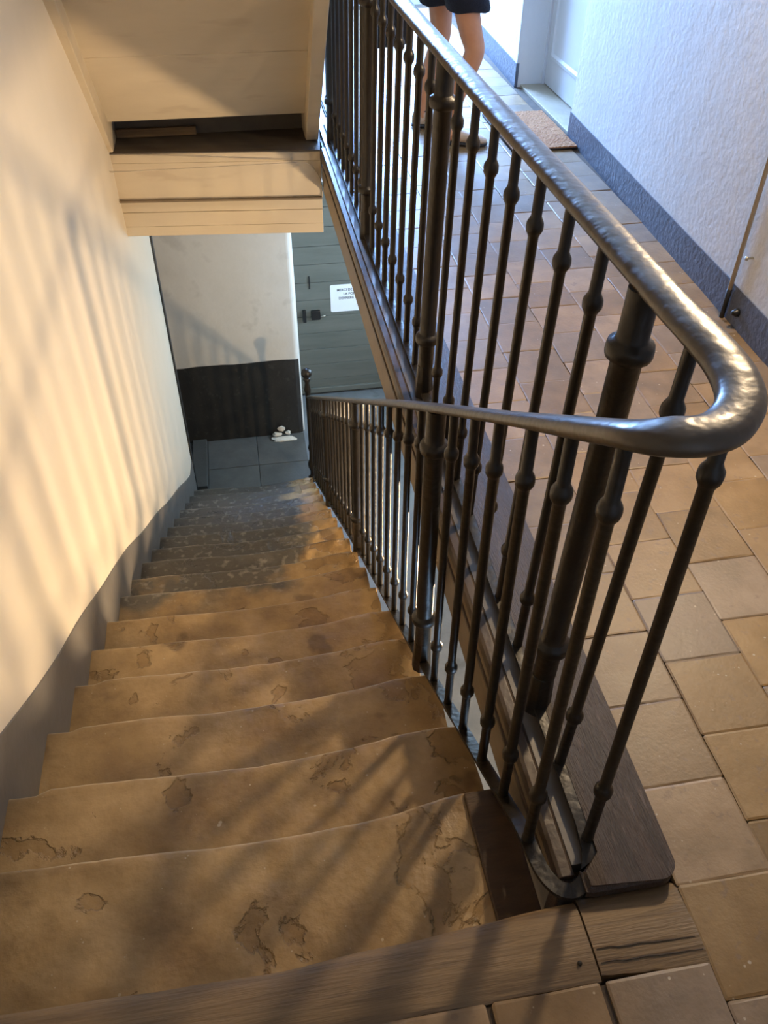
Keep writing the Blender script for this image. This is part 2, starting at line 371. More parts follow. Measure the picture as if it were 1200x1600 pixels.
st(box('wall_near', -.9, 2.0, -1.7, -1.55, -.3, 3.0, MT['plaster']))
st(box('wall_landing_far', -2.2, .30, 6.6, 6.72, -.3, 3.0, MT['plaster']))
st(box('ceiling', -.9, 2.3, -1.7, 8.2, 3.0, 3.1, MT['plaster']))
st(box('ceiling_lower', .58, 2.9, -.2, 7.1, -.30, -.24, MT['far_plaster']))

# ------------------------------------------------------------------ gallery door in the recess
d1 = st(box('door_1', 2.0, 2.04, RY0-.02, RY1+.02, .015, 2.1, MT['white_wood'], bevel=.003))
for z0, z1 in ((.18, .92), (1.02, 1.9)):
    bm = bmesh.new()
    y0, y1 = RY0+.10, RY1-.10
    rings = []
    for (k, xx) in ((0, 2.001), (.0, 1.988), (.02, 1.984), (.035, 1.994)):
        rings.append([bm.verts.new((xx, y, z)) for y, z in ((y0+k, z0+k), (y1-k, z0+k), (y1-k, z1-k), (y0+k, z1-k))])
    for a, b in zip(rings, rings[1:]):
        for j in range(4): bm.faces.new((a[j], a[(j+1) % 4], b[(j+1) % 4], b[j]))
    bm.faces.new(rings[-1])
    p = fin('door_panel', bm, MT['white_wood'], d1)
bm = bmesh.new(); lathe(bm, (2.0, RY0+.07, 1.0), (1.93, RY0+.07, 1.0), [(0, .022), (.01, .022), (.012, .009), (.04, .009), (.045, .024), (.06, .026), (.07, .012)])
p = fin('door_knob', bm, MT['steel'], d1, smooth=True); p['label'] = 'metal door knob'
st(box('trim_2', 1.845, 2.06, RY0, RY1, -.02, .010, MT['sill'], bevel=.004))   # pale sill in the recess
st(box('trim_3', 1.985, 2.06, RY1-.012, RY1+.03, .0, 2.15, MT['white_wood'], bevel=.003))
st(box('trim_4', 1.985, 2.06, RY0-.03, RY0+.012, .0, 2.15, MT['white_wood'], bevel=.003))

# ------------------------------------------------------------------ floors
fl = st(box('floor', .665, 2.06, -1.6, 8.2, -.24, -.007, MT['mortar']))
fl2 = st(box('floor_landing', -.74, .665, -1.6, .455, -.24, -.007, MT['mortar']))
def tile_mesh(k, wx=.1898, wy=.1964, h=.02):
    bm = bmesh.new(); rnd = random.Random(k)
    n = 5; top = []
    def jit(a): return (rnd.random()-.5)*a
    grid = [[None]*n for _ in range(n)]
    for i in range(n):
        for j in range(n):
            u = (-1, -.95, 0, .95, 1)[i]; v = (-1, -.95, 0, .95, 1)[j]
            edge = abs(u) == 1 or abs(v) == 1
            x = u*wx/2+(jit(.0022) if edge else 0); y = v*wy/2+(jit(.0022) if edge else 0)
            if abs(u) == 1 and abs(v) == 1: x *= .985; y *= .985
            z = (-.0012 if edge else 0)+jit(.0008)
            grid[i][j] = bm.verts.new((x, y, z))
    for i in range(n-1):
        for j in range(n-1): bm.faces.new((grid[i][j], grid[i+1][j], grid[i+1][j+1], grid[i][j+1]))
    rim = [grid[i][0] for i in range(n)]+[grid[n-1][j] for j in range(1, n)]+[grid[i][n-1] for i in range(n-2, -1, -1)]+[grid[0][j] for j in range(n-2, 0, -1)]
    low = [bm.verts.new((v.co.x, v.co.y, -h)) for v in rim]
    for i in range(len(rim)):
        j = (i+1) % len(rim); bm.faces.new((rim[j], rim[i], low[i], low[j]))
    bmesh.ops.recalc_face_normals(bm, faces=bm.faces)
    me = bpy.data.meshes.new('terracotta_tile'); bm.to_mesh(me); bm.free(); me.materials.append(MT['tile'])
    return me
TM = [tile_mesh(k) for k in range(6)]
def put_tile(x, y, parent, rot=True, me=None):
    o = bpy.data.objects.new('terracotta_tile', me or random.choice(TM)); C.objects.link(o); o.parent = parent
    o.location = (x, y, random.uniform(-.0012, .0012))
    o.rotation_euler = (random.uniform(-.004, .004), random.uniform(-.004, .004), (PI if random.random() < .5 else 0)+random.uniform(-.005, .005))
    return o
nt_ = 0
for c in range(6):
    y0 = (.0 if c % 2 == 0 else .098)
    r = -1
    while True:
        y = .1+.197*r+y0-.001
        if y > 8.0: break
        xc = .757+.1905*c + (.0 if c < 5 else -.02)
        if c == 5 or y < 6.7:
            pass
        if y < 6.75:
            put_tile(xc, y, fl); nt_ += 1
        r += 1
# the gallery beyond the pickable tiles: same clay tiles joined
bm = bmesh.new()
for c in range(6):
    y = 6.85
    while y < 8.0:
        add_box(bm, .757+.1905*c-.093, .757+.1905*c+.093, y-.096, y+.096, -.02, -.002); y += .197
far_t = fin('distant_tiles', bm, MT['tile'], fl); far_t['kind'] = 'stuff'
for c in range(7):
    for r in range(3):
        put_tile(.566-.2*c, .36-.2*r, fl2, me=None)
# ground floor: cement floor, darker slabs on the lower landing
gfl = st(box('floor_ground', -2.2, 2.9, -.2, 7.1, LOW-.15, LOW-.004, MT['cement']))
for i in range(2):
    for j in range(2):
        x0 = -.53+.44*i; y0 = 5.42+.45*j
        s = box('floor_slab', x0+.003, x0+.437, y0+.003, min(y0+.447, FY-.01), LOW-.02, LOW+.004-.001*i, MT['slab'], gfl, bevel=.003)
s = box('border_slab', -.66, -.535, 5.62, FY-.01, LOW-.02, LOW+.03, MT['slab'], gfl, bevel=.005)

# ------------------------------------------------------------------ threshold beam of the landing
beam = empty('threshold_beam', (0, .52, 0), 'worn oak beam along the landing edge above the stone steps, in two lengths', 'beam')
def plank(name, xs, yf, yb, zt, zb, m, parent, worn=.01):
    bm = bmesh.new(); rings = []
    for x in xs:
        a, b = yf(x), yb(x); n = noise.noise(Vector((x*3, 2, 5)))*.003
        prof = [(b, zb), (b, zt-.006), (b+.006, zt-.001+n), (lerp(a, b, .6), zt+n), (a-.03, zt-.003+n), (a-.012, zt-.008+n), (a-.003, zt-.018+n), (a, zt-.035), (a-.004, zb)]
        rings.append([bm.verts.new((x, p[0], p[1])) for p in prof])
    for i in range(len(rings)-1):
        k = len(rings[0])
        for j in range(k): bm.faces.new((rings[i][j], rings[i+1][j], rings[i+1][(j+1) % k], rings[i][(j+1) % k]))
    bm.faces.new(rings[0][::-1]); bm.faces.new(rings[-1])
    o = fin(name, bm, m); adopt(parent, o); smooth_angle(o, .7); return o
plank('oak_length', [lerp(-.735, .466, i/24) for i in range(25)],
      lambda x: interp(x, [-.73, -.4, -.1, .2, .47], [.588, .580, .573, .588, .604])+noise.noise(Vector((x*9, 0, 0)))*.003,
      lambda x: .459+noise.noise(Vector((x*20, 3, 0)))*.004, .003, -.10, MT['oak'], beam)
plank('oak_length', [lerp(.470, .664, i/10) for i in range(11)],
      lambda x: .612, lambda x: .470-.018*(x-.47)/.19+noise.noise(Vector((x*40, 3, 0)))*.006, .001, -.10, MT['oak'], beam)
bm = bmesh.new(); bmesh.ops.create_uvsphere(bm, u_segments=10, v_segments=6, radius=.0045, matrix=Matrix.Translation((.437, .492, .004)))
o = fin('nail_head', bm, MT['iron']); adopt(beam, o); smooth_angle(o)
# long drying cracks of the short length are narrow grooves filled with dark
for (xa, ya, xb, yb) in ((.475, .512, .655, .502), (.475, .489, .660, .480)):
    bm = bmesh.new(); n = 14
    P = []
    for i in range(n+1):
        t = i/n; x = lerp(xa, xb, t); y = lerp(ya, yb, t)+noise.noise(Vector((x*60, ya, 0)))*.003; wd = .0012*math.sin(PI*max(.05, t*.9+.05))
        P.append([bm.verts.new((x, y-wd, .0022)), bm.verts.new((x, y+wd, .0022))])
    for i in range(n): bm.faces.new((P[i][0], P[i+1][0], P[i+1][1], P[i][1]))
    r = bmesh.ops.extrude_face_region(bm, geom=list(bm.faces)); bmesh.ops.translate(bm, verts=[v for v in r['geom'] if isinstance(v, bmesh.types.BMVert)], vec=(0, 0, -.004))
    o = fin('drying_crack', bm, MT['mortar']); adopt(beam, o)

# ------------------------------------------------------------------ lower flight of worn stone steps
stair = empty('stone_staircase', (0, .6, -.15), 'flight of worn ochre stone steps descending between the cream wall and the iron railing', 'staircase')
for n in range(1, len(SY)):
    bm = bmesh.new(); NX = 34; lay = bm.verts.layers.float.new('nosing_wear')
    yb, yf, zt = SY[n-1]-.03, SY[n], SZ[n]
    drop = SZ[n]-(SZ[n+1] if n+1 < len(SZ) else LOW)
    rings = []; seed = n*13.7
    for i in range(NX+1):
        t = i/NX; x0 = wall_x(yf)+.001; x1 = bar_x(yf)+(.014 if n < 6 else -.016)
        rag = noise.noise(Vector((0, 0, seed)))
        x = lerp(x0, x1, t)
        wear = math.exp(-((t-.52)/.26)**2)
        sag = .012*wear + .004*noise.noise(Vector((x*4, seed, 0)))
        front = yf - .010*wear + .018*(math.exp(-((t-.93)/.10)**2)) + .006*noise.noise(Vector((x*6, seed, 3))) + .003*noise.noise(Vector((x*22, seed, 9)))
        if n in (2, 3, 4) and t < .06: front -= .012
        col = []
        rows = [0, .25, .5, .7, .85, .93, .97]
        for r in rows:
            y = lerp(yb, front, r)
            rough_end = max(0, (t-.80)/.2)*.016*noise.noise(Vector((x*30, y*30, seed)))
            z = zt - sag*(.3+.7*r) + .0035*noise.noise(Vector((x*9, y*9, seed))) + rough_end
            xx = x
            if i == NX: xx += .006*noise.noise(Vector((y*18, seed, 1)))
            col.append((xx, y, z))
        zf = zt-sag
        col += [(x, front-.003, zf-.004), (x, front, zf-.014), (x, front-.008, zf-.034), (x, front-.022, zf-.05), (x, front-.026, zt-drop-.02)]
        col += [(x, yb, zt-drop-.02)]
        rings.append([bm.verts.new(c) for c in col])
    k = len(rings[0])
    for i in range(NX):
        for j in range(k): bm.faces.new((rings[i][j], rings[i+1][j], rings[i+1][(j+1) % k], rings[i][(j+1) % k]))
    bm.faces.new(rings[0][::-1]); bm.faces.new(rings[-1])
    for rg in rings:
        rg[7][lay] = 1; rg[8][lay] = .8; rg[9][lay] = .2
    o = fin('step', bm, MT['stone']); adopt(stair, o); smooth_angle(o, .8)
o = box('end_board', .340, .432, .575, .905, -.17, -.118, MT['dark_wood_step'], bevel=.004); adopt(stair, o); o['label'] = 'dark wooden filler board at the end of the top step'

# ------------------------------------------------------------------ edge of the gallery floor
edge = empty('gallery_kerb', (.6, .62, 0), 'dark brown wooden kerb board with rounded end between terracotta tiles and iron railing', 'kerb')
# kerb board: rounded near end
pts = [(.538, 6.4), (.538, .66), (.486, .64), (.486, .600), (.50, .597)] + [(.630+.035*math.sin(a), .632-.035*math.cos(a)) for a in [PI/20*i for i in range(0, 11)]] + [(.668, 1.0), (.655, 2.7), (.662, 6.4)]
bm = bmesh.new(); pb = [bm.verts.new((x, y, -.0)) for x, y in pts]; pt = [bm.verts.new((x, y, .030)) for x, y in pts]
bm.faces.new(pb[::-1]); ft = bm.faces.new(pt)
for i in range(len(pts)): bm.faces.new((pb[i], pb[(i+1) % len(pts)], pt[(i+1) % len(pts)], pt[i]))
bmesh.ops.bevel(bm, geom=list(ft.edges), offset=.009, segments=3, affect='EDGES')
o = fin('kerb_board', bm, MT['kerb']); adopt(edge, o); smooth_angle(o, .5)
fasc = empty('gallery_fascia', (.46, .7, -.1), 'tan painted fascia boards under the gallery edge facing the stairwell', 'fascia')
L = []
L.append(prism('fascia_board', [(.455, -.225), (.470, -.225), (.470, -.004), (.455, -.004)], 1, .64, 4.62, MT['tan_paint'], bevel=.002))
L.append(prism('edge_moulding', [(.449, -.030), (.480, -.030), (.480, .003), (.474, .007), (.455, .007), (.449, .001)], 1, .64, 4.62, MT['brown_edge'], bevel=.001))
L.append(prism('bead_moulding', [(.450, -.085), (.460, -.085), (.460, -.070), (.450, -.073)], 1, .64, 4.6, MT['brown_edge'], bevel=.001))
L.append(prism('ledge_board', [(.4805, -.03), (.5375, -.03), (.5375, .004), (.4805, .004)], 1, .66, 6.3, MT['ledge'], bevel=.001))
L.append(prism('core_joist', [(.472, -.24), (.66, -.24), (.66, -.031), (.472, -.031)], 1, .62, 6.3, MT['tan_paint']))
L.append(box('end_block', .438, .664, .609, .645, -.24, -.008, MT['kerb'], bevel=.004))
adopt(fasc, *L)

# ------------------------------------------------------------------ bridge at the far end and upper flight
br = empty('boxed_landing_beam', (-.1, 4.62, -.2), 'cream boxed beam carrying the far landing across the stairwell', 'beam')
def board(x0, x1, y0, y1, z0, z1, m=None, name='board', bevel=.003): 
    o = box(name, x0, x1, y0, y1, z0, z1, m or MT['cream_wood'], bevel=bevel); return o
L = [board(-.70, .446, 4.612, 4.66, -.055, -.004), board(-.70, .446, 4.620, 4.66, -.255, -.057),
     board(-.70, .446, 4.648, 4.70, -.335, -.262), board(-.70, .446, 4.652, 4.72, -.418, -.338), board(-.70, .446, 4.655, 4.72, -.475, -.419),
     board(-.70, .446, 4.601, 4.66, -.263, -.252, MT['tan_paint'], 'shelf_moulding', .002)]
L.append(board(-.70, .446, 4.596, 5.3, -.004, .004, MT['dark_board'], 'floor_board'))
L.append(board(-.70, .40, 4.70, 5.5, -.44, -.006, MT['cream_wood'], 'beam_core'))
adopt(br, *L)
br.location = (.455, 4.605, -.2)
for o in L: o.matrix_parent_inverse = Matrix.Translation(-br.location)
br.rotation_euler.z = -.10
st(box('floor_far_landing', -2.2, .455, 5.3, 6.6, -.24, .0, MT['cement']))

uf = empty('upper_staircase', (-.1, 4.8, .1), 'underside of the upper flight, cream painted boards between two side strings', 'staircase')
SL = 1.02                                        # rise per metre towards the camera
def sof(y, off=0): return .15 + SL*(4.74-y)+off
L = []
nrm = Vector((0, -SL, -1)).normalized()
y = 4.74
for k in range(8):
    ya = y; yb2 = y-.36
    a = Vector((0, ya, sof(ya))); b = Vector((0, yb2-.02, sof(yb2-.02)))
    bm = bmesh.new(); q = []
    for (p, off) in ((a, .0), (b, .0025)):
        for th in (0, -.02):
            for x in (-.64, .388):
                v = p + nrm*(off+th); q.append(bm.verts.new((x, v.y, v.z)))
    for f in ((0, 1, 3, 2), (4, 6, 7, 5), (0, 4, 5, 1), (2, 3, 7, 6), (0, 2, 6, 4), (1, 5, 7, 3)): bm.faces.new([q[i] for i in f])
    o = fin('soffit_board', bm, MT['cream_wood']); L.append(o)
    y = yb2
YT = 4.74-8*.36
for nm, x0, x1, lo_, ybt in (('right_string', .385, .452, -.055, 4.80), ('left_string', -.70, -.632, -.045, 4.76)):
    pts = [(ybt, .006), (ybt-.06, .010), (YT, sof(YT, lo_)), (YT, sof(YT, .36)), (5.05, sof(5.05, .36)), (5.05, .006)]
    L.append(prism(nm, pts, 0, x0, x1, MT['cream_wood'], bevel=.004))
# treads and risers above the soffit
for k in range(13):
    y0 = 4.98-.181*k; z0 = .185*(k+1)
    L.append(box('tread', -.64, .385, y0-.2, y0+.02, z0-.035, z0, MT['kerb']))
    L.append(box('riser', -.64, .385, y0-.012, y0+.006, z0-.185 if k else .004, z0-.035, MT['dark_gap']))
L.append(box('loose_batten', -.63, -.20, 4.93, 4.955, .006, .05, MT['oak'], bevel=.004))
adopt(uf, *L)

# ------------------------------------------------------------------ railing
railing = empty('stair_railing', (.5, .62, 0), 'dark iron railing with round balusters turning from the gallery down the stone steps', 'railing')
GY = 4.95
# handrail path
path = []; ups = []; sc = []
def add(p, u=(0, 0, 1), s=(1, 1)): path.append(p); ups.append(u); sc.append(s)
for y in [GY+.1, 4.2, 3.2, 2.4, 1.9, 1.5, 1.25, 1.05, .93]:
    add((interp(y, [.9, 1.3, 2.0, 5], [.560, .556, .545, .535]), y, 1.005), (0, 0, 1), (1, 1))
U = [(.563, .86, 1.005), (.562, .79, 1.004), (.546, .728, 1.002), (.512, .688, 1.0), (.474, .672, 1.0), (.438, .680, .997), (.417, .71, .980)]
for i, p in enumerate(U): add(p, (-.10*math.sin(i/6*PI), 0, 1), (1.05, 1.05))
def rail_h(y): return interp(y, [.73, 1.85, 5.45], [.967, .952, .845])-bar_lift(y)
for y in [.78, .86, .95, 1.05, 1.2, 1.5, 2.0, 2.8, 3.6, 4.4, 5.0, 5.43]:
    add((bar_x(y)-.002, y, bar_z(y)+rail_h(y)), (0, 0, 1), (interp(y, [.8, 1.1], [1, .80]), interp(y, [.8, 1.1], [1, .72])))
prof = []
for i in range(16):
    a = 2*PI*i/16; cx, cy = math.cos(a), math.sin(a)
    prof.append((.0275*math.copysign(abs(cx)**.75, cx), .0155*math.copysign(abs(cy)**.8, cy)))
bm = bmesh.new()
# resample the path with a Catmull-Rom spline
def cr(P, k=5):
    out = []
    for i in range(len(P)-1):
        p0 = Vector(P[max(i-1, 0)]); p1 = Vector(P[i]); p2 = Vector(P[i+1]); p3 = Vector(P[min(i+2, len(P)-1)])
        for j in range(k):
            t = j/k
            out.append(tuple(.5*((2*p1)+(p2-p0)*t+(2*p0-5*p1+4*p2-p3)*t*t+(3*p1-p0-3*p2+p3)*t**3)))
    out.append(tuple(P[-1])); return out
sc3 = [(a, b, 0) for a, b in sc]
sweep(bm, cr(path), prof, cr(ups), True, [(s[0], s[1]) for s in cr(sc3)])
hr = fin('handrail', bm, MT['rail'], smooth=True); adopt(railing, hr)
# flat base bar
bp = []
for y in [GY+.1, 3.5, 2.0, 1.0, .78]: bp.append((.522, y, .024))
bp += [(.522, .72, .022), (.516, .668, .018), (.498, .630, .012), (.470, .612, .006), (.443, .622, .002), (.425, .655, .0), (.417, .70, -.001)]
for y in [.76, .9, 1.5, 1.8, 2.2, 2.6, 3, 4.5, 5.45]: bp.append((bar_x(y), y, bar_z(y)))
bm = bmesh.new(); sweep(bm, cr(bp, 4), [(-.014, -.005), (.014, -.005), (.014, .005), (-.014, .005)])
o = fin('base_bar', bm, MT['iron'], bevel=0); adopt(railing, o)
# small feet between base bar and ledge along the gallery
def baluster(a, b, kn_lo, kn_hi, r=.0105, rk=.0172):
    bm = bmesh.new(); Lh = (Vector(b)-Vector(a)).length
    def knob(z): return [(z-.020, r), (z-.014, r*1.25), (z-.008, rk*.96), (z, rk), (z+.008, rk*.96), (z+.014, r*1.25), (z+.020, r)]
    prof = [(0, r*1.15), (.01, r)] + knob(kn_lo) + knob(kn_hi) + [(Lh, r)]
    lathe(bm, a, b, prof, 12); o = fin('baluster', bm, MT['iron']); smooth_angle(o, .9); adopt(railing, o)
    o.data.materials[0] = MT['iron']; return o
def post(a, b, kn_lo, kn_hi, foot=.10):
    bm = bmesh.new(); Lh = (Vector(b)-Vector(a)).length; r = .0245; rk = .037
    def knob(z): return [(z-.020, r), (z-.016, r*1.1), (z-.012, rk*.95), (z-.004, rk), (z+.004, rk), (z+.012, rk*.95), (z+.016, r*1.1), (z+.020, r)]
    lathe(bm, a, b, [(.0, .020), (foot-.005, .024), (foot, r)] + knob(kn_lo)+knob(kn_hi)+[(Lh, r)], 18)
    o = fin('post', bm, MT['iron']); smooth_angle(o, .9); adopt(railing, o)
    # square foot
    bm = bmesh.new(); lathe(bm, Vector(a)-Vector((0, 0, .03)), Vector(a)+Vector((0, 0, foot)), [(0, .031), (foot*.6, .029), (foot+.028, .0255)], 8, PI/8)
    f = fin('post_foot', bm, MT['iron'], o, bevel=.003)
    f.matrix_parent_inverse = Matrix.Identity(4)
    return o
# gallery side: first baluster at the turn, thick post, then eight thin ones between posts
def gtop(y): return (interp(y, [.9, 1.3, 2.0, 5], [.552, .550, .542, .533]), y, .997)
PY = 1.016; pitch = .1535; gy = [(.698, 0), (.862, 0), (PY, 1)]
y = PY; k = 0
while y < GY-.1:
    k += 1; y = PY+pitch*k
    gy.append((y, 1 if k % 8 == 0 else 0))
for y, th in gy:
    tx, ty, tz = gtop(max(y, .7))
    if y < .75: tx, ty, tz = .540, .728, .985
    if th: post((.522, y, .024), (tx, ty, tz), .19, .875)
    else: baluster((.522, y, .026), (tx, ty, tz), .160, .868)
# stair side
y = .722; k = 0; ty_ = []
SPY = 1.60
ks = [.726, .867, 1.007, 1.158, 1.298, 1.447]
for y in ks: ty_.append((y, 0))
k = 0
while True:
    y = SPY+.147*k
    if y > 5.38: break
    ty_.append((y, 1 if k % 9 == 0 else 0)); k += 1
for y, th in ty_:
    z = bar_z(y); h = rail_h(y)
    b = (bar_x(y)+.002, y+.004, z+h-.006)
    if th: post((bar_x(y), y, z), b, .20, h-.12)
    else: baluster((bar_x(y), y, z+.003), b, .155, h-.125)
# end newel with ball
ny = 5.50; nx = bar_x(ny)-.005; nzb = SZ[-1]-.09
bm = bmesh.new()
lathe(bm, (nx, ny, nzb), (nx, ny, -1.9), [(0, .04), (.03, .04), (.05, .022), (.10, .020), (.14, .034), (.18, .036), (.22, .022), (.30, .019), (.34, .028), (.38, .019), (.86, .019), (.90, .028), (.94, .022), (.97, .017), (1.0, .03), (1.02, .02)], 16)
o = fin('newel_post', bm, MT['iron'], smooth=True); adopt(railing, o)
bm = bmesh.new(); bmesh.ops.create_uvsphere(bm, u_segments=20, v_segments=12, radius=.043, matrix=Matrix.Translation((nx, ny, nzb+1.055)))
o2 = fin('ball_finial', bm, MT['iron'], smooth=True); adopt(railing, o2)

# ------------------------------------------------------------------ ground-floor door with its notice
DY = 6.93
gd = st(box('door_2', .385, 1.55, DY, DY+.03, LOW+.0, -1.02, MT['door_green']))
zz = LOW+.02
hs = [.14, .17, .165, .17, .17, .165, .17, .17, .165, .17, .17, .17]
for i, h in enumerate(hs):
    if zz+h > -1.02: h = -1.02-zz
    if h < .03: break
    o = box('door_plank', .385, 1.55, DY-.022, DY+.001, zz+.0015, zz+h-.0015, MT['door_green'], gd, bevel=.002, seg=1); zz += h
o = box('weather_bar', .385, 1.55, DY-.045, DY-.02, LOW+.02, LOW+.075, MT['door_green'], gd, bevel=.006)
st(box('trim_5', .362, .384, DY-.05, DY+.05, LOW, -.95, MT['white_wood'], bevel=.003))
st(box('trim_6', 1.551, 1.60, DY-.05, DY+.05, LOW, -.95, MT['white_wood'], bevel=.003))
st(box('trim_7', .362, 1.60, DY-.05, DY+.05, -1.018, -.95, MT['white_wood'], bevel=.003))
lk = empty('rim_lock', (.56, DY-.03, -2.22), 'black rim lock box on the left edge of the grey-green door', 'lock')
o = box('lock_case', .525, .605, DY-.052, DY-.022, -2.265, -2.175, MT['black'], bevel=.004); adopt(lk, o)
o = box('keeper', .445, .475, DY-.060, DY-.022, -2.28, -2.165, MT['black'], bevel=.004); adopt(lk, o)
bm = bmesh.new(); lathe(bm, (.605, DY-.04, -2.235), (.66, DY-.04, -2.235), [(0, .006), (.02, .006), (.03, .010), (.05, .008)], 10)
o = fin('thumb_turn', bm, MT['steel'], smooth=True); adopt(lk, o)
o = box('door_bolt', .517, .527, DY-.034, DY-.022, -1.965, -1.845, MT['black'], bevel=.002); tag(o, 'short thin black vertical bolt above the lock on the green door', 'bolt')
bm = bmesh.new(); lathe(bm, (.475, DY-.022, -1.70), (.475, DY-.036, -1.70), [(0, .018), (.006, .018), (.014, .008)], 12)
o = fin('door_peg', bm, MT['steel'], smooth=True); tag(o, 'pale metal peg high on the left of the green door', 'peg')
nx0, nz1 = .705, -1.945
notice = empty('paper_notice', (nx0, DY-.024, nz1), 'white paper notice with grey French lettering taped to the green door', 'notice')
W_, H_ = .38, .265
pts = []
for (cx, cz, a0) in ((nx0+.015, nz1-.015, PI/2), (nx0+.015, nz1-H_+.015, PI), (nx0+W_-.015, nz1-H_+.015, 1.5*PI), (nx0+W_-.015, nz1-.015, 0)):
    for i in range(4):
        a = a0+i*PI/6; pts.append((cx+.015*math.cos(a), cz+.015*math.sin(a)))
o = prism('sheet', pts, 1, DY-.026, DY-.0225, MT['paper']); adopt(notice, o)
for i, tx in enumerate(('MERCI DE FERMER', 'LA PORTE', 'DERRIERE VOUS')):
    cu = bpy.data.curves.new('lettering', 'FONT'); cu.body = tx; cu.size = .032; cu.align_x = 'CENTER'; cu.extrude = .0003; cu.offset = .0008
    cu.materials.append(MT['ink'])
    t0 = bpy.data.objects.new('tmp', cu); C.objects.link(t0)
    dg = bpy.context.evaluated_depsgraph_get(); dg.update()
    me = bpy.data.meshes.new_from_object(t0.evaluated_get(dg)); bpy.data.objects.remove(t0)
    t = bpy.data.objects.new('lettering', me); C.objects.link(t)
    t.parent = notice; t.location = (W_*.50, -.0025, -.062-.040*i); t.rotation_euler = (PI/2, 0, 0)

# ------------------------------------------------------------------ small things
# plaster fragments at the foot of the far wall
def chunk(x, y, z, sx, sy, sz, seed, label):
    bm = bmesh.new(); bmesh.ops.create_icosphere(bm, subdivisions=2, radius=1)
    for v in bm.verts:
        n = 1+.45*noise.noise(v.co*1.3+Vector((seed, 0, 0)))
        v.co = Vector((v.co.x*sx*n, v.co.y*sy*n, max(-.6, v.co.z)*sz*n))
    o = fin('plaster_fragment', bm, MT['dust']); o.location = (x, y, z); tag(o, label, 'rubble', 'plaster fragments at the far wall'); return o
chunk(.16, FY-.09, LOW+.010, .12, .04, .014, 3, 'wide flat pale plaster fragment lying against the dark plinth of the far wall')
chunk(.10, FY-.05, LOW+.040, .045, .025, .02, 9, 'pale plaster lump lying on the left of the flat fragment, lower of the pile')
chunk(.145, FY-.04, LOW+.085, .035, .022, .030, 14, 'small pale plaster lump topmost on the rubble at the far wall')
chunk(.20, FY-.05, LOW+.045, .028, .022, .018, 22, 'small pale plaster lump on the right of the flat fragment at the far wall')
o = box('door_stop', -.565, -.54, 5.44, 5.47, LOW+.17-.165, LOW+.06, MT['black'], bevel=.003); tag(o, 'small black block at the left foot of the stairs', 'door stop')

# cable on the left string, running along the boxed beam
cp = [(-.69, 3.6, .70+.28), (-.692, 3.9, .70), (-.692, 4.15, .53), (-.692, 4.38, .31), (-.69, 4.56, .05), (-.685, 4.603, -.02), (-.66, 4.607, -.050), (-.60, 4.608, -.058), (-.2, 4.608, -.059), (.2, 4.608, -.059), (.34, 4.608, -.062), (.40, 4.608, -.085), (.435, 4.608, -.14), (.446, 4.608, -.20), (.448, 4.61, -.25)]
o = tube('wall_cable', cr(cp, 4), .0032, MT['cable']); tag(o, 'thin cream cable running down beside the string and along the boxed beam', 'cable')
# conduit on the right wall
pc = empty('wall_conduit', (rwall_x(2.58)-.015, 2.58, .0), 'thin cream vertical conduit on the right wall, dark painted foot', 'conduit')
o = tube('conduit_tube', [(rwall_x(2.58)-.016, 2.58, .115), (rwall_x(2.58)-.016, 2.58, 1.2), (rwall_x(2.58)-.016, 2.58, 2.9)], .0085, MT['pipe'], ups=[(0, 1, 0)]*3); adopt(pc, o)
o = tube('conduit_foot', [(rwall_x(2.58)-.016, 2.58, .0), (rwall_x(2.58)-.016, 2.58, .06), (rwall_x(2.58)-.016, 2.58, .114)], .0095, MT['black'], ups=[(0, 1, 0)]*3); adopt(pc, o); o['label'] = 'dark painted lower end'
bm = bmesh.new(); lathe(bm, (rwall_x(2.52), 2.52, .262), (rwall_x(2.52)-.03, 2.52, .262), [(0, .004), (.022, .004), (.024, .009), (.03, .007)], 10)
o = fin('wall_screw', bm, MT['steel'], smooth=True); tag(o, 'small screw sticking out of the right wall beside the conduit', 'screw')
bm = bmesh.new(); lathe(bm, (rwall_x(2.5)-.004, 2.5, .062), (rwall_x(2.5)-.03, 2.5, .062), [(0, .016), (.012, .015), (.02, .009), (.026, .008)], 10)
o = fin('valve_stub', bm, MT['black'], smooth=True); tag(o, 'small black stub low on the slate plinth below the conduit', 'fitting')

# coir doormat
dm = empty('doormat', (1.62, 4.74, 0), 'brown coir doormat on the tiles before the recessed white door', 'doormat')
bm = bmesh.new()
bmesh.ops.create_grid(bm, x_segments=30, y_segments=44, size=.5)
for v in bm.verts:
    v.co = Vector((1.455+(v.co.x+.5)*.355, 4.42+(v.co.y+.5)*.62, .017+random.uniform(-.002, .002)))
r = bmesh.ops.extrude_edge_only(bm, edges=[e for e in bm.edges if e.is_boundary])
for v in r['geom']:
    if isinstance(v, bmesh.types.BMVert): v.co.z = .001
o = fin('coir_pile', bm, MT['mat']); adopt(dm, o)
o = tube('edge_binding', [(1.453, 4.418, .006), (1.812, 4.418, .006), (1.812, 5.042, .006), (1.453, 5.042, .006), (1.453, 4.418, .006)], .005, MT['mat_edge']); adopt(dm, o)

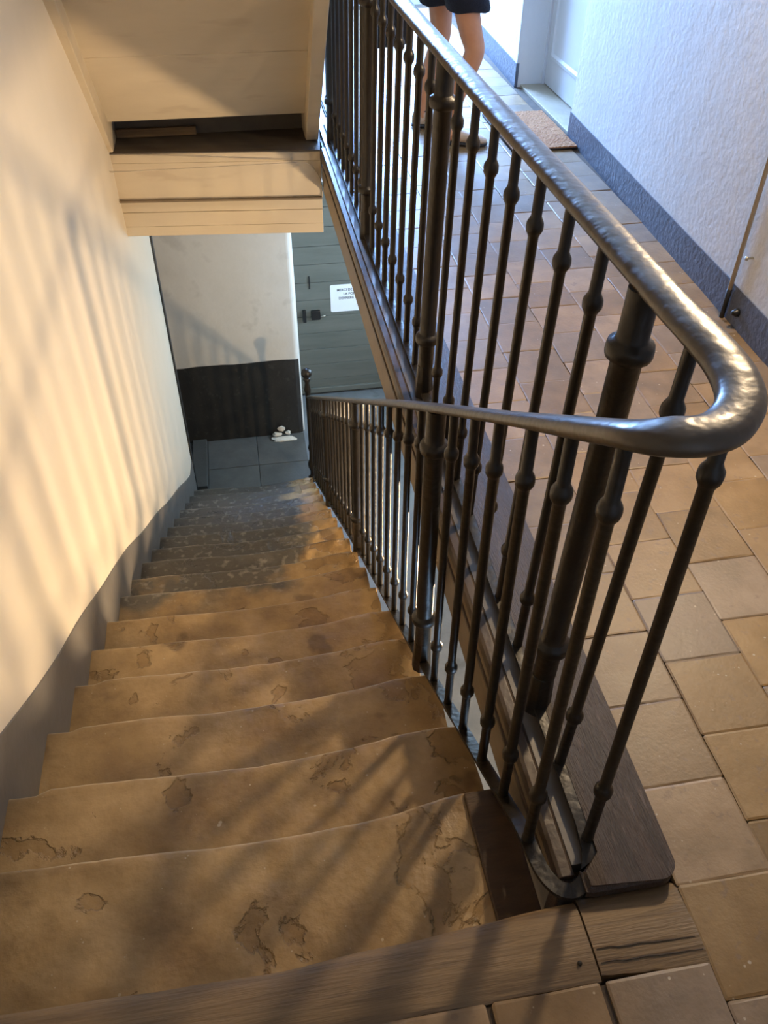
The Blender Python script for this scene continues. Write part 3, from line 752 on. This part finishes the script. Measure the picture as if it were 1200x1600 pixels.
# ------------------------------------------------------------------ person on the gallery
def skin_mesh(name, verts, edges, radii, m, root=0, sub=2):
    me = bpy.data.meshes.new(name); me.from_pydata(verts, edges, [])
    o = bpy.data.objects.new(name, me); C.objects.link(o)
    o.modifiers.new('skin', 'SKIN'); s = o.modifiers.new('sub', 'SUBSURF'); s.levels = sub; s.render_levels = sub
    for i, v in enumerate(me.skin_vertices[0].data):
        r = radii[i]; v.radius = r if isinstance(r, tuple) else (r, r)
        v.use_root = (i == root)
    dg = bpy.context.evaluated_depsgraph_get(); dg.update()
    ev = o.evaluated_get(dg); me2 = bpy.data.meshes.new_from_object(ev)
    bpy.data.objects.remove(o); me2.materials.clear(); me2.materials.append(m)
    return link(name, me2, m, None, True)
P = empty('person', (1.14, 4.72, 0), 'person in dark navy shorts and beige shoes standing on the gallery tiles near the doormat', 'person')
# joints: pelvis, spine, chest, neck, head ; R leg (front), L leg (rear)
V_ = [(1.13, 4.74, .93), (1.12, 4.74, 1.12), (1.12, 4.74, 1.33), (1.125, 4.74, 1.46), (1.14, 4.73, 1.53),
      (1.15, 4.66, .88), (1.235, 4.60, .51), (1.262, 4.585, .455), (1.19, 4.60, .30), (1.135, 4.61, .10), (1.145, 4.59, .055), (1.21, 4.56, .03),
      (1.10, 4.83, .88), (1.135, 4.86, .52), (1.140, 4.865, .46), (1.095, 4.885, .30), (1.055, 4.90, .10), (1.06, 4.895, .055), (1.12, 4.875, .03),
      (1.14, 4.57, 1.38), (1.16, 4.53, 1.12), (1.24, 4.52, .90),
      (1.09, 4.91, 1.38), (1.04, 4.95, 1.12), (.98, 4.97, .90)]
E_ = [(0, 1), (1, 2), (2, 3), (3, 4), (0, 5), (5, 6), (6, 7), (7, 8), (8, 9), (9, 10), (10, 11), (0, 12), (12, 13), (13, 14), (14, 15), (15, 16), (16, 17), (17, 18), (2, 19), (19, 20), (20, 21), (2, 22), (22, 23), (23, 24)]
R_ = [.115, .105, .12, .05, .05, .088, .060, .056, .056, .036, .034, .028, .088, .060, .055, .055, .036, .034, .028, .055, .040, .028, .055, .040, .028]
body = skin_mesh('body', V_, E_, R_, MT['skin']); adopt(P, body)
# head with face
bm = bmesh.new(); bmesh.ops.create_uvsphere(bm, u_segments=24, v_segments=16, radius=1)
hc = Vector((1.155, 4.725, 1.62))
for v in bm.verts:
    c = v.co.copy(); fx = c.x
    s = Vector((.098, .074, .115))
    if c.z < 0: s.y *= (1+.25*c.z); s.x *= (1+.08*c.z)
    q = Vector((c.x*s.x, c.y*s.y, c.z*s.z))
    if c.x > .6:
        if abs(c.y) < .22 and -.25 < c.z < .15: q.x += .022*(1-abs(c.y)/.22)        # nose
        if .15 < abs(c.y) < .5 and 0 < c.z < .25: q.x -= .008                        # eye sockets
        if abs(c.y) < .3 and -.62 < c.z < -.42: q.x += .006                          # lips
    v.co = q+hc
hd = fin('head', bm, MT['skin'], smooth=True); adopt(P, hd)
for sy in (-1, 1):
    bm = bmesh.new(); bmesh.ops.create_uvsphere(bm, u_segments=10, v_segments=8, radius=.011, matrix=Matrix.Translation(hc+Vector((.082, .027*sy, .012))))
    o = fin('eye', bm, MT['paper'], smooth=True); adopt(P, o)
    bm = bmesh.new(); bmesh.ops.create_uvsphere(bm, u_segments=10, v_segments=8, radius=1)
    for v in bm.verts: v.co = hc+Vector((v.co.x*.018, .075*sy+v.co.y*.008, v.co.z*.03))
    o = fin('ear', bm, MT['skin'], smooth=True); adopt(P, o)
bm = bmesh.new(); bmesh.ops.create_uvsphere(bm, u_segments=20, v_segments=12, radius=1)
for v in bm.verts:
    c = v.co; v.co = hc+Vector((c.x*.104-.014, c.y*.084, c.z*.12+.016))
    if v.co.x > hc.x+.05: v.co.x = hc.x+.05
hr2 = fin('hair', bm, MT['hair'], smooth=True); adopt(P, hr2)
# hands: palm and five fingers each
def hand(wr, dirn, side):
    wr = Vector(wr); d_ = Vector(dirn).normalized(); s_ = Vector(side).normalized()
    vs_ = [wr-d_*.02, wr+d_*.02, wr+d_*.055]; es = [(0, 1), (1, 2)]; rs = [(.024, .024), (.034, .018), (.036, .016)]
    n_ = d_.cross(s_)
    for k, (off, ln) in enumerate(((-.030, .062), (-.010, .074), (.010, .070), (.029, .055))):
        b0 = wr+d_*.075+s_*off
        i0 = len(vs_); vs_ += [b0, b0+d_*ln*.45+n_*.006, b0+d_*ln*.8+n_*.02, b0+d_*ln*.9+n_*.034]
        es += [(2, i0), (i0, i0+1), (i0+1, i0+2), (i0+2, i0+3)]; rs += [.0095, .009, .0085, .007]
    i0 = len(vs_); vs_ += [wr+d_*.03-s_*.038, wr+d_*.055-s_*.055+n_*.01, wr+d_*.08-s_*.06+n_*.02]
    es += [(1, i0), (i0, i0+1), (i0+1, i0+2)]; rs += [.013, .010, .008]
    return skin_mesh('hand', [tuple(v) for v in vs_], es, rs, MT['skin'], 1, 1)
o = hand((1.24, 4.52, .88), (.35, 0, -1), (0, 1, 0)); adopt(P, o)
o = hand((.98, 4.97, .88), (-.15, .05, -1), (.9, .3, 0)); adopt(P, o)
# shorts
def ring_loft(name, rings, m, seg=20, close=False):
    bm = bmesh.new(); R = []
    for (cx, cy, cz, rx, ry) in rings:
        R.append([bm.verts.new((cx+rx*math.cos(2*PI*i/seg)*(1+.04*math.sin(5*2*PI*i/seg+cz*20)), cy+ry*math.sin(2*PI*i/seg), cz+.006*math.sin(3*2*PI*i/seg))) for i in range(seg)])
    for a, b in zip(R, R[1:]):
        for i in range(seg): bm.faces.new((a[i], a[(i+1) % seg], b[(i+1) % seg], b[i]))
    if close: bm.faces.new(R[0]); bm.faces.new(R[-1])
    return fin(name, bm, m, smooth=True)
for nm, rg in (('shorts', [(1.125, 4.74, 1.06, .135, .165), (1.125, 4.74, .93, .15, .19), (1.14, 4.74, .84, .14, .19)]),
               ('shorts_leg', [(1.155, 4.665, .92, .10, .10), (1.185, 4.645, .75, .115, .105), (1.218, 4.628, .635, .112, .10), (1.22, 4.625, .627, .09, .08)]),
               ('shorts_leg', [(1.105, 4.83, .92, .10, .10), (1.12, 4.845, .75, .11, .105), (1.126, 4.85, .625, .11, .105), (1.126, 4.85, .617, .09, .08)])):
    o = ring_loft(nm, rg, MT['navy']); adopt(P, o)
o = ring_loft('shirt', [(1.125, 4.74, .97, .15, .185), (1.12, 4.74, 1.15, .135, .165), (1.12, 4.74, 1.32, .14, .19), (1.122, 4.74, 1.41, .11, .16), (1.125, 4.74, 1.47, .065, .07)], MT['shirt']); adopt(P, o)
for s in ([(1.12, 4.60, 1.39, .07, .07), (1.145, 4.565, 1.33, .068, .068), (1.15, 4.545, 1.20, .062, .062)], [(1.10, 4.88, 1.39, .07, .07), (1.08, 4.92, 1.33, .068, .068), (1.06, 4.94, 1.20, .062, .062)]):
    o = ring_loft('sleeve', s, MT['shirt']); adopt(P, o)
# shoes
def shoe(hx, hy, ang):
    root = None; L = .27
    M4 = Matrix.Translation((hx, hy, 0)) @ Matrix.Rotation(ang, 4, 'Z')
    def loft(name, secs, m):
        bm = bmesh.new(); R = []
        for (t, wd, z0, z1) in secs:
            ring = []
            for i in range(14):
                a = 2*PI*i/14; cy_ = math.cos(a); sz_ = math.sin(a)
                ring.append(bm.verts.new(M4 @ Vector((t*L, wd*cy_, (z0+z1)/2+(z1-z0)/2*math.copysign(abs(sz_)**.6, sz_)))))
            R.append(ring)
        for a, b in zip(R, R[1:]):
            for i in range(14): bm.faces.new((a[i], a[(i+1) % 14], b[(i+1) % 14], b[i]))
        bm.faces.new(R[0][::-1]); bm.faces.new(R[-1])
        return fin(name, bm, m, smooth=True)
    s = loft('shoe', [(0, .015, .022, .06), (.03, .030, .014, .085), (.14, .036, .012, .092), (.28, .038, .012, .098), (.42, .040, .012, .082), (.6, .047, .012, .068), (.8, .048, .012, .055), (.93, .036, .012, .042), (1.0, .014, .014, .03)], MT['shoe'])
    so = loft('sole', [(-.01, .018, .004, .020), (.03, .034, .002, .026), (.3, .041, .002, .026), (.6, .051, .002, .024), (.85, .050, .002, .022), (.97, .034, .003, .02), (1.02, .010, .006, .018)], MT['dark_sole'])
    c = ring_loft('shoe_collar', [(0, 0, .088, .043, .036), (0, 0, .100, .041, .034), (0, 0, .094, .033, .028)], MT['dark_sole'], 16)
    for v in c.data.vertices: v.co = M4 @ (v.co+Vector((.19*L, 0, 0)))
    adopt(P, s); adopt(P, so); adopt(P, c)
shoe(1.085, 4.625, -.30)
shoe(1.005, 4.915, -.25)
# the bag in the rear hand
bg = empty('bag', (.9, 5.0, .6), 'black fabric bag hanging from the hand of the person on the gallery', 'bag')
bm = bmesh.new(); R = []
for (z, hx_, hy_) in ((.40, .10, .035), (.42, .125, .05), (.50, .135, .058), (.62, .13, .052), (.70, .115, .03)):
    ring = []
    for i in range(20):
        a = 2*PI*i/20; cx, sy_ = math.cos(a), math.sin(a)
        ring.append(bm.verts.new((.865+hx_*math.copysign(abs(cx)**.6, cx), 5.0+hy_*math.copysign(abs(sy_)**.6, sy_)+.01*math.sin(z*30+a*3)*.4, z+.012*math.sin(a*2+z*9))))
    R.append(ring)
for a, b in zip(R, R[1:]):
    for i in range(20): bm.faces.new((a[i], a[(i+1) % 20], b[(i+1) % 20], b[i]))
bm.faces.new(R[0][::-1]); bm.faces.new(R[-1])
o = fin('bag_body', bm, MT['bag'], smooth=True); adopt(bg, o)
for dy in (-.02, .02):
    o = tube('bag_handle', cr([(.80, 5.0+dy, .69), (.86, 4.99+dy*.6, .75), (.93, 4.985+dy*.2, .785), (.945, 4.985+dy*.6, .75), (.935, 5.0+dy, .69)], 5), .006, MT['bag'], ups=None); adopt(bg, o)
